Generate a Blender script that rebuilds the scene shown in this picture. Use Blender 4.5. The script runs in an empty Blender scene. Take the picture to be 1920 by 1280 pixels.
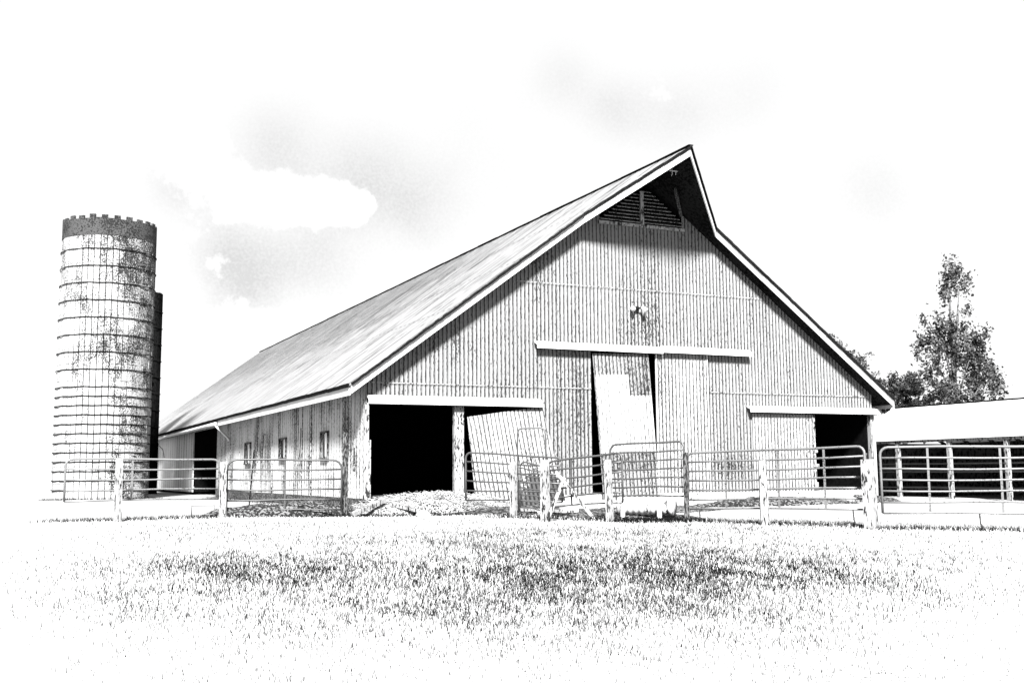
import bpy, math, random
import numpy as np
from mathutils import Vector, Matrix, noise
random.seed(7); RNG = np.random.default_rng(11)
S = bpy.context.scene
COL = S.collection

# ---------------------------------------------------------------- camera
# x runs along the barn's front wall, y along its ridge (away), z = 0 is the barn floor
cam = bpy.data.cameras.new('camera'); cam.lens = 38.246; cam.sensor_width = 36
cam.clip_start = 0.1; cam.clip_end = 5000
co = bpy.data.objects.new('camera', cam); COL.objects.link(co)
co.matrix_world = Matrix(((0.90602, -0.04375, -0.42098, -9.318), (-0.42318, -0.11152, -0.89916, -29.793),
                          (-0.00761, 0.9928, -0.11956, 0.60), (0, 0, 0, 1)))
S.camera = co
S.render.resolution_x = 1024; S.render.resolution_y = 682
# ---------------------------------------------------------------- light, exposure
SUN = Vector((-0.33, -0.77, 0.72)).normalized()
sl = bpy.data.lights.new('sun', 'SUN'); sl.energy = 4.9; sl.angle = math.radians(9); sl.color = (1, 1, 1)
so = bpy.data.objects.new('sun', sl); COL.objects.link(so)
so.rotation_euler = SUN.to_track_quat('Z', 'Y').to_euler()
S.view_settings.view_transform = 'Standard'; S.view_settings.look = 'None'
S.view_settings.gamma = 1; S.view_settings.exposure = 2.85
S.cycles.max_bounces = 4; S.cycles.diffuse_bounces = 1

W = bpy.data.worlds.new('World'); S.world = W; W.use_nodes = True
nt = W.node_tree; nt.nodes.clear()


class N:
    """tiny node-writing helper"""
    def __init__(s, tree): s.t = tree
    def new(s, kind, **k):
        n = s.t.nodes.new(kind)
        for a, v in k.items(): setattr(n, a, v)
        return n
    def put(s, sock, v):
        if hasattr(v, 'is_output'): s.t.links.new(v, sock)
        else: sock.default_value = v
    def m(s, op, a, b=0.0, c=0.0, clamp=False):
        n = s.new('ShaderNodeMath', operation=op); n.use_clamp = clamp
        s.put(n.inputs[0], a); s.put(n.inputs[1], b); s.put(n.inputs[2], c)
        return n.outputs[0]
    def vm(s, op, a, b=(0, 0, 0)):
        n = s.new('ShaderNodeVectorMath', operation=op)
        s.put(n.inputs[0], a); s.put(n.inputs[1], b)
        return n
    def step(s, v, lo, hi):
        n = s.new('ShaderNodeMapRange'); n.interpolation_type = 'SMOOTHSTEP'
        s.put(n.inputs[0], v); s.put(n.inputs[1], lo); s.put(n.inputs[2], hi)
        return n.outputs[0]
    def noise(s, vec, scale, detail=2.0, rough=0.5, stretch=None):
        if stretch: vec = s.vm('MULTIPLY', vec, stretch).outputs[0]
        n = s.new('ShaderNodeTexNoise'); s.put(n.inputs['Vector'], vec)
        n.inputs['Scale'].default_value = scale; n.inputs['Detail'].default_value = detail
        n.inputs['Roughness'].default_value = rough
        return n.outputs[0]
    def mixv(s, f, a, b):
        return s.m('ADD', a, s.m('MULTIPLY', f, s.m('SUBTRACT', b, a)))


n = N(nt)
sky = n.new('ShaderNodeTexSky', sky_type='NISHITA', sun_disc=False)
sky.sun_elevation = math.asin(SUN.z); sky.sun_rotation = math.atan2(SUN.x, SUN.y)
bw = n.new('ShaderNodeRGBToBW'); nt.links.new(sky.outputs[0], bw.inputs[0])
tc = n.new('ShaderNodeTexCoord'); D = n.vm('NORMALIZE', tc.outputs['Generated']).outputs[0]
cn = n.noise(D, 20, 8, 0.68)
cn2 = n.noise(D, 5, 3, 0.55)
M_ = Matrix(((0.90602, -0.04375, -0.42098), (-0.42318, -0.11152, -0.89916), (-0.00761, 0.9928, -0.11956)))
def skydir(px, py):  # a compass direction in the sky, from where it shows above the barn
    return tuple((M_ @ Vector(((px - 960) / 2040, -(py - 640) / 2040, -1))).normalized())
def blobs(lst):
    tot = 0.0
    for (px, py, r, w) in lst:
        d = n.vm('DISTANCE', D, skydir(px, py)).outputs['Value']
        q = n.m('DIVIDE', d, r / 2200.0)
        g = n.m('EXPONENT', n.m('MULTIPLY', n.m('MULTIPLY', q, q), -1.0))
        tot = n.m('MULTIPLY_ADD', g, w, tot)
    return tot
grey = blobs([(520, 285, 85, .8), (680, 330, 90, .6), (780, 400, 90, .5), (470, 520, 80, .55), (600, 480, 100, .7), (420, 460, 70, .5),
              (900, 330, 200, .2), (340, 350, 70, .6), (440, 570, 80, .3), (1150, 205, 60, .6), (1060, 150, 60, .4), (1260, 215, 80, .35), (1400, 180, 80, .2), (1640, 370, 90, .25)])
cloud = blobs([(450, 365, 60, .9), (530, 372, 60, .9), (610, 385, 55, .9), (680, 385, 34, .9), (390, 285, 60, .9), (290, 270, 60, .8), (420, 600, 50, .8),
               (500, 620, 45, .7), (360, 420, 50, .6), (1230, 160, 60, .45), (1120, 140, 50, .4), (1380, 160, 60, .4), (400, 500, 40, .3)])
cm = n.step(n.m('ADD', cloud, n.m('MULTIPLY', n.m('SUBTRACT', cn, 0.5), 2.0)), 0.36, 0.60)
g2 = n.m('MULTIPLY', n.m('MULTIPLY', grey, n.m('SUBTRACT', 1.0, cm)), n.m('MULTIPLY', n.m('ADD', -0.25, n.m('MULTIPLY', cn2, 2.3)), n.m('ADD', 0.55, n.m('MULTIPLY', n.noise(D, 420, 1, 0.5), 0.9))))
base = n.m('ADD', n.m('MULTIPLY', bw.outputs[0], 0.085), 2.15)     # thin bright overcast veil over the clear sky
colr = n.m('MULTIPLY', base, n.m('SUBTRACT', 1.0, n.m('MULTIPLY', n.m('MAXIMUM', n.m('MINIMUM', g2, 1.0), 0.0), 0.31)))
comb = n.new('ShaderNodeCombineColor')
for i in range(3): nt.links.new(colr, comb.inputs[i])
bg = n.new('ShaderNodeBackground'); bg.inputs['Strength'].default_value = 0.06
nt.links.new(comb.outputs[0], bg.inputs['Color'])
wo = n.new('ShaderNodeOutputWorld'); nt.links.new(bg.outputs[0], wo.inputs['Surface'])

# ---------------------------------------------------------------- materials (a grey world: no hue anywhere)
def material(name, fn, rough=0.8, metal=0.0, spec=0.2, bump=None):
    m = bpy.data.materials.new(name); m.use_nodes = True
    t = m.node_tree; t.nodes.clear(); k = N(t)
    b = k.new('ShaderNodeBsdfPrincipled'); o = k.new('ShaderNodeOutputMaterial')
    b.inputs['Roughness'].default_value = rough; b.inputs['Metallic'].default_value = metal
    b.inputs['Specular IOR Level'].default_value = spec
    obj = k.new('ShaderNodeTexCoord').outputs['Object']
    v = k.m('MULTIPLY', fn(k, obj), 0.58)
    c = k.new('ShaderNodeCombineColor')
    for i in range(3): k.put(c.inputs[i], v)
    t.links.new(c.outputs[0], b.inputs['Base Color'])
    if bump:
        bp = k.new('ShaderNodeBump'); bp.inputs['Strength'].default_value = bump[1]; bp.inputs['Distance'].default_value = 0.02
        t.links.new(k.noise(obj, bump[0], 4), bp.inputs['Height']); t.links.new(bp.outputs[0], b.inputs['Normal'])
    t.links.new(b.outputs[0], o.inputs[0])
    return m

def sep(k, v):
    s = k.new('ShaderNodeSeparateXYZ'); k.put(s.inputs[0], v); return s.outputs

def speck(light, dark, thr, fine=28, stretch=(1, 1, 1), patch=0.6, pstretch=(1, 1, 1), pw=0.5):
    """pale surface peppered with dark grime; grime gathers in patches"""
    def fn(k, v):
        a = k.noise(v, fine, 2, 0.6, stretch); p = k.noise(v, patch, 3, 0.55, pstretch)
        sc = k.m('ADD', a, k.m('MULTIPLY', k.m('SUBTRACT', p, 0.5), pw))
        tone = k.mixv(k.noise(v, 1.7, 3), light * 0.85, light * 1.12)
        return k.mixv(k.step(sc, thr, thr + 0.05), tone, dark)
    return fn

PITCH = 0.135
def corrugated(light, dark, thr, gw=0.42, pw=0.5, axis=0, pitch=PITCH, patch=0.35, dark_spots=None):
    """grime sits in the valleys of the corrugation and in drifting patches and runs"""
    def fn(k, v):
        s = sep(k, v)
        ph = k.m('FRACT', k.m('DIVIDE', s[axis], pitch))
        gr = k.m('SUBTRACT', 1.0, k.m('MULTIPLY', k.m('ABSOLUTE', k.m('SUBTRACT', ph, 0.5)), 5.2), clamp=True)
        a = k.noise(v, 30, 2, 0.6, (1, 1, 0.35)); p = k.noise(v, patch, 4, 0.6, (1, 1, 0.5)); run = k.noise(v, 3.0, 2, 0.5, (1, 1, 0.07))
        sc = k.m('ADD', a, k.m('MULTIPLY', gr, gw))
        sc = k.m('MULTIPLY_ADD', k.m('SUBTRACT', p, 0.5), pw, sc)
        sc = k.m('MULTIPLY_ADD', k.m('SUBTRACT', run, 0.5), 0.35, sc)
        if dark_spots:
            for (sx, sz, rx, rz, w) in dark_spots:
                qx = k.m('DIVIDE', k.m('SUBTRACT', s[0], sx), rx); qz = k.m('DIVIDE', k.m('SUBTRACT', s[2], sz), rz)
                e = k.m('EXPONENT', k.m('MULTIPLY', k.m('ADD', k.m('MULTIPLY', qx, qx), k.m('MULTIPLY', qz, qz)), -1.0))
                sc = k.m('MULTIPLY_ADD', e, w, sc)
        tone = k.mixv(k.noise(v, 1.1, 3, 0.5, (1, 1, 0.3)), light * 0.75, light * 1.12)
        return k.mixv(k.step(sc, thr, thr + 0.07), tone, dark)
    return fn

def roof_fn(k, v):
    """pale sheets: grime lies along the ribs, which run from ridge to eave, in broken dashes"""
    s = sep(k, v)
    far = k.step(s[1], -2.0, 20.0); up = k.step(s[0], 0.0, 7.0)       # the rear sheets are older and dirtier
    old = k.m('MULTIPLY', far, up)
    def ribs(pitch, width, seed, thr, stretch):
        ph = k.m('FRACT', k.m('DIVIDE', k.m('ADD', s[1], seed), pitch))
        ln = k.m('LESS_THAN', k.m('ABSOLUTE', k.m('SUBTRACT', ph, 0.5)), width)
        nz = k.noise(k.vm('ADD', v, (seed, seed, 0)).outputs[0], 1.0, 3, 0.6, stretch)
        nz = k.m('MULTIPLY_ADD', k.m('SUBTRACT', old, 0.35), 0.16, nz)
        return k.m('MULTIPLY', ln, k.step(nz, thr, thr + 0.03))
    mask = k.m('MAXIMUM', ribs(0.31, 0.20, 3.0, 0.525, (0.45, 1.6, 0.0)), ribs(0.83, 0.08, 9.0, 0.44, (0.3, 0.9, 0.0)))
    mask = k.m('MAXIMUM', mask, ribs(0.47, 0.20, 21.0, 0.56, (0.8, 2.6, 0.0)))
    gr = k.noise(v, 9, 3, 0.75); p = k.noise(v, 0.5, 4, 0.6, (0.5, 1.0, 0))
    sp = k.m('MULTIPLY_ADD', old, 0.12, k.m('MULTIPLY_ADD', k.m('SUBTRACT', p, 0.5), 0.5, gr))
    mask = k.m('MAXIMUM', mask, k.m('MULTIPLY', k.step(sp, 0.66, 0.72), 0.75))
    for xr in ROWS:                                                   # rows of roofing nails
        row = k.m('LESS_THAN', k.m('ABSOLUTE', k.m('SUBTRACT', s[0], xr)), 0.03)
        dot = k.m('LESS_THAN', k.m('FRACT', k.m('MULTIPLY', s[1], 2.3)), 0.42)
        mask = k.m('MAXIMUM', mask, k.m('MULTIPLY', row, dot))
    tone = k.mixv(k.noise(v, 0.8, 3), 0.165, 0.225)
    return k.mixv(mask, tone, 0.02)
ROWS = (2.6, 4.75, 7.2)

MT = {}
MT['wall'] = material('corrugated_wall', corrugated(0.200, 0.008, 0.625, gw=.56, pw=.32, dark_spots=[(9.35, 5.2, 0.75, 1.3, 0.13), (6.9, 2.0, 0.45, 2.2, 0.16), (12.6, 0.75, 1.0, 0.4, 0.18), (5.5, 7.2, .5, 1.2, .12), (2.8, 4.4, 1.2, .5, .1)]), 0.6)  # stain below the lamp; tall strip left of the middle doorway is painted shade
MT['wall_light'] = material('clean_sheet', corrugated(0.34, 0.04, 0.70, gw=0.36, pw=0.2), 0.5)
MT['wall_dark'] = material('dirty_sheet', corrugated(0.16, 0.008, 0.50, gw=0.40), 0.6)
MT['door'] = material('door_sheet', corrugated(0.25, 0.010, 0.615, gw=0.44, pw=0.4), 0.6)
MT['crooked'] = material('crooked_door_sheet', corrugated(0.19, 0.010, 0.56, gw=0.42, pw=0.3), 0.6)
MT['fallen'] = material('fallen_door_sheet', corrugated(0.24, 0.010, 0.61, gw=0.46, pw=0.35, dark_spots=[(2.1, -2.75, 1.0, .8, .5), (1.2, -3.0, 1.4, .25, .25)]), 0.6)  # sheet darkens towards its lower right and along its foot
MT['side'] = material('side_wall_boards', corrugated(0.55, 0.010, 0.575, gw=0.22, pw=0.95, axis=1, pitch=0.3, patch=0.8), 0.7)
MT['side2'] = material('rear_side_sheets', corrugated(0.55, 0.02, 0.66, gw=0.3, axis=1, pitch=0.9, pw=0.7), 0.6)
MT['roof'] = material('roof_sheets', roof_fn, 0.55)
MT['white'] = material('white_painted_board', speck(0.62, 0.03, 0.72, 22, (1, 1, 1), 1.2, (1, 1, 1), 0.25), 0.5)
MT['rail'] = material('galvanised_track_cover', speck(0.60, 0.05, 0.76, 24, (1, 1, 1), 1.2, (1, 1, 1), 0.25), 0.45)
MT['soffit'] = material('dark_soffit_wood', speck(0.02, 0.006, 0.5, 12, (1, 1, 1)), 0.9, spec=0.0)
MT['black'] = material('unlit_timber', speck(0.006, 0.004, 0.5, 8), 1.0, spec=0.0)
MT['concrete'] = material('pale_concrete', speck(0.45, 0.03, 0.64, 14, (1, 1, 1), 0.9, (1, 1, 1), 0.4), 0.9)
MT['tube'] = material('galvanised_tube', speck(0.12, 0.02, 0.62, 30), 0.45, 0.0, 0.4)
MT['tube_mid'] = material('dull_tube', speck(0.055, 0.01, 0.62, 30), 0.45, 0.0, 0.4)
MT['tube_dark'] = material('weathered_dark_tube', speck(0.03, 0.008, 0.6, 30), 0.5, 0.0, 0.4)
MT['post_pale'] = material('pale_wood_post', speck(0.25, 0.008, 0.54, 22, (1, 1, 0.25), 1.6, (1, 1, 0.6), 0.5), 0.85)
MT['post'] = material('weathered_wood_post', speck(0.34, 0.012, 0.52, 26, (1, 1, 0.2), 2.0, (1, 1, 0.5), 0.3), 0.9)
MT['post_dark'] = material('dark_wood_post', speck(0.12, 0.01, 0.44, 26, (1, 1, 0.3)), 0.9)
MT['stave'] = material('concrete_stave', None or (lambda k, v: (lambda s: k.mixv(
    k.step(k.m('ADD', k.m('ADD', k.noise(v, 27, 2, 0.65, (1, 1, 0.6)), k.m('MULTIPLY', k.m('SUBTRACT', k.noise(v, 1.3, 3, 0.6, (1, 1, 0.45)), 0.5), 0.75)),
                     k.m('ADD', k.m('MULTIPLY', k.step(s[0], -1.2, 1.8), 0.13), k.m('MULTIPLY', k.step(s[2], 3.0, 11.0), 0.09))), 0.62, 0.665),
    k.mixv(k.noise(v, 1.4, 2), 0.26, 0.36), 0.015))(sep(k, v))), 0.9)
MT['parapet'] = material('dark_stained_concrete', speck(0.045, 0.006, 0.5, 14, (1, 1, 1), 1.2, (1, 1, 1), 0.5), 0.9)
MT['iron'] = material('rusty_hoop', speck(0.012, 0.006, 0.5, 20), 0.9, spec=0.0)
MT['chute'] = material('blackened_stave', speck(0.010, 0.003, 0.5, 20, (1, 1, 0.3), 1.0, (1, 1, 0.2), 0.5), 0.95, spec=0.0)
MT['leaf'] = material('leaf', lambda k, v: k.mixv(k.step(k.noise(v, 1.6, 3), 0.38, 0.66), 0.010, 0.075), 0.7)
MT['bark'] = material('bark', speck(0.10, 0.02, 0.5, 20), 0.9)
MT['ground'] = material('dry_pasture', lambda k, v: k.mixv(
    k.step(k.m('ADD', k.noise(v, 16, 3, 0.7, (1, 1, 1)), k.m('MULTIPLY', k.m('SUBTRACT', k.noise(v, 0.35, 3), 0.5), 0.35)), 0.69, 0.74),
    k.mixv(k.noise(v, 0.6, 4), 0.25, 0.31), 0.04), 0.95, bump=(6, 0.3))
MT['pile'] = material('trampled_straw', speck(0.30, 0.010, 0.47, 22, (1, 1, 1), 1.4, (1, 1, 1), 0.25), 0.95, bump=(9, 0.7))
MT['straw'] = material('straw_strand', lambda k, v: k.mixv(k.noise(v, 3, 2), 0.25, 0.6), 0.9)
MT['soil'] = material('dark_soil', speck(0.12, 0.006, 0.44, 14, (1, 1, 1), 1.0, (1, 1, 1), 0.3), 1.0, bump=(9, 0.6))
MT['blade_dark'] = material('dead_grass_blade', lambda k, v: 0.007, 0.9, spec=0.0)
MT['blade_pale'] = material('dry_grass_blade', lambda k, v: k.mixv(k.noise(v, 2, 2), 0.40, 0.60), 0.9)
MT['glass'] = material('dark_window_glass', lambda k, v: 0.01, 0.15, spec=0.5)
MT['lampglass'] = material('lamp_glass', lambda k, v: 0.75, 0.2, spec=0.6)

# ---------------------------------------------------------------- mesh helpers
class MB:
    def __init__(s): s.v = []; s.f = []
    def add(s, vs, fs):
        o = len(s.v); s.v += [tuple(p) for p in vs]; s.f += [tuple(i + o for i in f) for f in fs]; return s
    def box(s, a, b):
        x0, y0, z0 = a; x1, y1, z1 = b
        return s.add([(x0, y0, z0), (x1, y0, z0), (x1, y1, z0), (x0, y1, z0), (x0, y0, z1), (x1, y0, z1), (x1, y1, z1), (x0, y1, z1)],
                     [(0, 3, 2, 1), (4, 5, 6, 7), (0, 1, 5, 4), (1, 2, 6, 5), (2, 3, 7, 6), (3, 0, 4, 7)])
    def hexa(s, lo, hi):      # four points below, four above, same order
        return s.add(list(lo) + list(hi), [(0, 3, 2, 1), (4, 5, 6, 7), (0, 1, 5, 4), (1, 2, 6, 5), (2, 3, 7, 6), (3, 0, 4, 7)])
    def beam(s, p, q, w, h, up=(0, 0, 1)):   # a board of section w (across) x h (along up) from p to q
        p = Vector(p); q = Vector(q); d = (q - p).normalized(); up = Vector(up)
        a = d.cross(up).normalized() * (w / 2); b = a.cross(d).normalized() * (h / 2)
        vs = [p - a - b, p + a - b, p + a + b, p - a + b, q - a - b, q + a - b, q + a + b, q - a + b]
        return s.add(vs, [(0, 1, 2, 3), (7, 6, 5, 4), (0, 4, 5, 1), (1, 5, 6, 2), (2, 6, 7, 3), (3, 7, 4, 0)])
    def tube(s, pts, r, nseg=8, caps=True):
        pts = [Vector(p) for p in pts]; o = len(s.v); m = len(pts)
        ref = None
        for i, p in enumerate(pts):
            d = (pts[min(i + 1, m - 1)] - pts[max(i - 1, 0)]).normalized()
            if ref is None: ref = Vector((0, 0, 1)) if abs(d.z) < .9 else Vector((1, 0, 0))
            a = (ref - d * ref.dot(d)).normalized(); ref = a; b = d.cross(a)
            rr = r[i] if isinstance(r, (list, tuple)) else r
            for k in range(nseg):
                t = 2 * math.pi * k / nseg; s.v.append(tuple(p + a * (rr * math.cos(t)) + b * (rr * math.sin(t))))
        for i in range(m - 1):
            for k in range(nseg):
                k2 = (k + 1) % nseg; s.f.append((o + i * nseg + k, o + i * nseg + k2, o + (i + 1) * nseg + k2, o + (i + 1) * nseg + k))
        if caps:
            s.f.append(tuple(o + k for k in range(nseg))[::-1]); s.f.append(tuple(o + (m - 1) * nseg + k for k in range(nseg)))
        return s
    def build(s, name, mat, parent=None, smooth=False, loc=None):
        me = bpy.data.meshes.new(name); me.from_pydata(s.v, [], s.f); me.update()
        for q in (mat if isinstance(mat, list) else [mat]): me.materials.append(q)
        o = bpy.data.objects.new(name, me); COL.objects.link(o)
        if smooth: me.polygons.foreach_set('use_smooth', [True] * len(me.polygons))
        if parent: o.parent = parent
        if loc: o.location = loc
        return o

def tag(o, label=None, cat=None, group=None, kind=None):
    if label: o['label'] = label
    if cat: o['category'] = cat
    if group: o['group'] = group
    if kind: o['kind'] = kind
    return o
def thing(name, loc, label, cat, group=None):
    e = bpy.data.objects.new(name, None); COL.objects.link(e); e.location = loc
    e.empty_display_size = 0.3
    return tag(e, label, cat, group)

def gz(x, y):                          # height of the pasture
    z = -0.45 + 0.014 * min(y, 0.0)
    return z + 0.05 * noise.noise(Vector((x * .25, y * .25, 3.1))) + 0.015 * noise.noise(Vector((x * 1.1, y * 1.1, 8.0)))

# ---------------------------------------------------------------- ground
gx = sorted(set(list(np.arange(-45, 60, 0.75)) + [-1500, -700, -300, -150, -80, 90, 160, 300, 700, 1500]))
gy = sorted(set(list(np.arange(-40, 12, 0.75)) + [-1500, -700, -250, -100, -60, 18, 30, 50, 80, 140, 260, 500, 900, 1500]))
mb = MB()
for y in gy:
    for x in gx: mb.v.append((x, y, gz(x, y)))
nx = len(gx)
for j in range(len(gy) - 1):
    for i in range(nx - 1): mb.f.append((j * nx + i, j * nx + i + 1, (j + 1) * nx + i + 1, (j + 1) * nx + i))
tag(mb.build('ground', MT['ground'], smooth=True), kind='structure')

# ---------------------------------------------------------------- barn
BW, BL = 18.80, 58.0                    # width and length
XC = BW / 2
SL = 0.739
def zb(x): return 2.81 + SL * (XC - abs(x - XC) + 0.57)      # underside line of the roof
barn = thing('barn', (0, 0, 0), 'long corrugated metal barn with steep gable roof, hay hood and sliding doors', 'barn')

def sheet(mbd, x0, x1, z0, z1, y=0.0, amp=0.012, top=None, per=6, pitch=PITCH):
    xs = []; k = math.ceil(x0 / pitch * per)
    xs = [x0] + [i * pitch / per for i in range(k, int(x1 / pitch * per) + 1) if x0 + 1e-4 < i * pitch / per < x1 - 1e-4] + [x1]
    prev = None
    for x in xs:
        zt = min(z1, top(x)) if top else z1
        yy = y + amp * math.cos(2 * math.pi * (x / pitch - 0.5))* -1
        cur = None
        if zt > z0 + 0.01:
            o = len(mbd.v); mbd.v += [(x, yy, z0), (x, yy, zt)]; cur = o
        if prev is not None and cur is not None: mbd.f.append((prev, cur, cur + 1, prev + 1))
        prev = cur
front = MB()
S1, S2 = 3.19, 6.44
BOT = -0.08
def roofline(x): return zb(x) + 0.02
sheet(front, 0.0, 0.12, BOT, S1)
sheet(front, 0.12, 5.55, 2.62, S1)
sheet(front, 5.55, 7.35, BOT, S1)
sheet(front, 11.68, 13.5, BOT, S1); sheet(front, 13.5, 16.03, BOT, S1); sheet(front, 16.03, 18.72, 2.56, S1)
sheet(front, 18.72, BW, BOT, S1)
sheet(front, 0.0, 7.35, S1 - .05, S2, y=-0.012, top=roofline)
sheet(front, 7.35, 9.72, 4.42, S2, y=-0.012); sheet(front, 9.72, 11.68, 4.42, S2, y=-0.012)
sheet(front, 11.68, BW, S1 - .05, S2, y=-0.012, top=roofline)
sheet(front, 0.0, BW, S2 - .05, 8.58, y=-0.024, top=roofline)
sheet(front, 0.0, BW, 8.58, 10.4, y=-0.024, top=lambda x: min(roofline(x), 10.4) if abs(x - 9.3) > 1.55 else 0)
fw = front.build('front_wall', MT['wall'], barn)
sm = MB()
for (x0, x1, z) in ((0.06, 7.35, S1), (11.75, 18.7, S1), (4.75, 14.0, S2)):
    sheet(sm, x0, x1, z - 0.012, z + 0.01, y=-0.035)
sm.build('lap_seam', MT['post'], barn)
dk = MB()                               # dark boarding behind the louvred vent and the open gable
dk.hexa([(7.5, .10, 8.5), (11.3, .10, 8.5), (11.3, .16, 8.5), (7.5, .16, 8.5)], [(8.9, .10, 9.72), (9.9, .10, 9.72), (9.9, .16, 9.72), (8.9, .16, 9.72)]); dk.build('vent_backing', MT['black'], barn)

# side wall (x = 0), boards with three small windows
sw = MB()
def swall(y0, y1, z0, z1, x=0.0): sw.box((x, y0, z0), (x + .06, y1, z1))
wins = [(3.75, 4.55, 1.13, 1.90), (9.35, 10.30, 1.19, 1.87), (15.55, 16.55, 1.06, 1.88)]
y = 0.03
for (a, b, z0, z1) in wins:
    swall(y, a, -0.1, 3.2); swall(a, b, -0.1, z0); swall(a, b, z1, 3.2); y = b
swall(y, 23.4, -0.1, 3.2)
sw.build('side_wall', MT['side'], barn)
s2 = MB(); s2.box((0.0, 30.5, -0.3), (0.06, BL, 3.2)); s2.box((BW - .06, 0.05, -0.1), (BW, BL, 3.2))
s2.build('rear_side_wall', MT['side2'], barn)
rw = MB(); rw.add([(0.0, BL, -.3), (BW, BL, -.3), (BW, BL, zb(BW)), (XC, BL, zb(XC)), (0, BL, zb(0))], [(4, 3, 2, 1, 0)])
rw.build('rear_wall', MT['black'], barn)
# battens standing on the side wall
for yy in (0.10, 0.95, 1.74, 5.9, 7.05, 11.6, 14.2, 17.9, 19.9):
    MB().box((-.022, yy, -.1), (-.002, yy + .06, 2.95)).build('batten', MT['side'], barn)
for (a, b, z0, z1) in wins:
    w = MB(); t = .05
    w.box((-.07, a - t, z0 - t), (.0, a, z1 + t)); w.box((-.07, b, z0 - t), (.0, b + t, z1 + t))
    w.box((-.07, a, z1), (.0, b, z1 + t)); w.box((-.10, a, z0 - t), (.0, b, z0))
    fr = w.build('window', MT['post_dark'], barn)
    MB().box((-.004, a + .34, z0 + .03), (.035, b - .06, z1 - .03)).build('pane', MT['glass'], fr)
    MB().box((-.03, a + .01, z0 + .01), (.012, a + .33, z1 - .01)).build('shutter', MT['white'], fr)
# dark interior
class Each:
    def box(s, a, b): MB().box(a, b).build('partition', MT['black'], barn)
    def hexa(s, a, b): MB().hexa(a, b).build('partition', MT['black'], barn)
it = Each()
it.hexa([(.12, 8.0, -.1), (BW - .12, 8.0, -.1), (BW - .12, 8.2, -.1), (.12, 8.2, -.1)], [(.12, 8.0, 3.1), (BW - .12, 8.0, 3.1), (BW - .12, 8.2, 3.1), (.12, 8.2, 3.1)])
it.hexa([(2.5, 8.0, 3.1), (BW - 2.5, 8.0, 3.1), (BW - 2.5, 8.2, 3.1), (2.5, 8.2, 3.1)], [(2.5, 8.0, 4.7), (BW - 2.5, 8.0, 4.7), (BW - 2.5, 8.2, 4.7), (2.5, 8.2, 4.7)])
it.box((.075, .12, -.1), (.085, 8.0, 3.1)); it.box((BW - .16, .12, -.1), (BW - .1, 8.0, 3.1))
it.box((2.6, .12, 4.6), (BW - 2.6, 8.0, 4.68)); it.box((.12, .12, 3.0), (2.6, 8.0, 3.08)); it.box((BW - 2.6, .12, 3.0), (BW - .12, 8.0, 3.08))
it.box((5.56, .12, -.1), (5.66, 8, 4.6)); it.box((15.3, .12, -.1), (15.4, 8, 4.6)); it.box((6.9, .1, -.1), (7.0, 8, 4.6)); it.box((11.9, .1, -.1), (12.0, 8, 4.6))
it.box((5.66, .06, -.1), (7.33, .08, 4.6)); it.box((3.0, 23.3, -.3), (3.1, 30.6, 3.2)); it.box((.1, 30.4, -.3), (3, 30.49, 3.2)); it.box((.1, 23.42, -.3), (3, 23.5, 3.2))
fl = MB(); fl.box((.1, .05, -.3), (BW - .1, 23.3, -.06)); fl.build('floor', MT['soil'], barn)
fd = MB(); fd.box((5.6, -.10, -.9), (BW + .03, .1, -.09)); fd.build('foundation', MT['concrete'], barn)
fd = MB(); fd.box((-.02, .02, -.9), (.15, 23.4, -.11)); fd.box((0.0, -.06, -.9), (5.6, .05, -.10)); fd.build('foundation', MT['soil'], barn)

# roof: two slopes, each running out into the hay hood
def roof_poly(side, off0, off1, inset=0.0, ov=0.0):
    e = 0.57 - inset + ov
    pts = [(-e, -0.5 + inset - ov), (6.9, -0.5 + inset - ov), (XC, -2.78 + inset * 1.4 - ov * 1.4), (XC, BL + .5 - inset), (-e, BL + .5 - inset)]
    lo = []; hi = []
    for (x, y) in pts:
        z = 2.81 + SL * (x + .57)
        X = x if side < 0 else BW - x
        lo.append((X, y, z + off0)); hi.append((X, y, z + off1))
    m = len(pts); f = [tuple(range(m))[::-1], tuple(range(m, 2 * m))] + [(i, (i + 1) % m, m + (i + 1) % m, m + i) for i in range(m)]
    if side > 0: f = [q[::-1] for q in f]
    return lo + hi, f
for side in (-1, 1):
    r = MB(); r.add(*roof_poly(side, .255, .30, 0, .05)); r.build('roof', MT['roof'], barn)
    u = MB(); u.add(*roof_poly(side, .04, .25, .06, 0)); u.build('soffit', MT['soffit'], barn)
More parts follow.
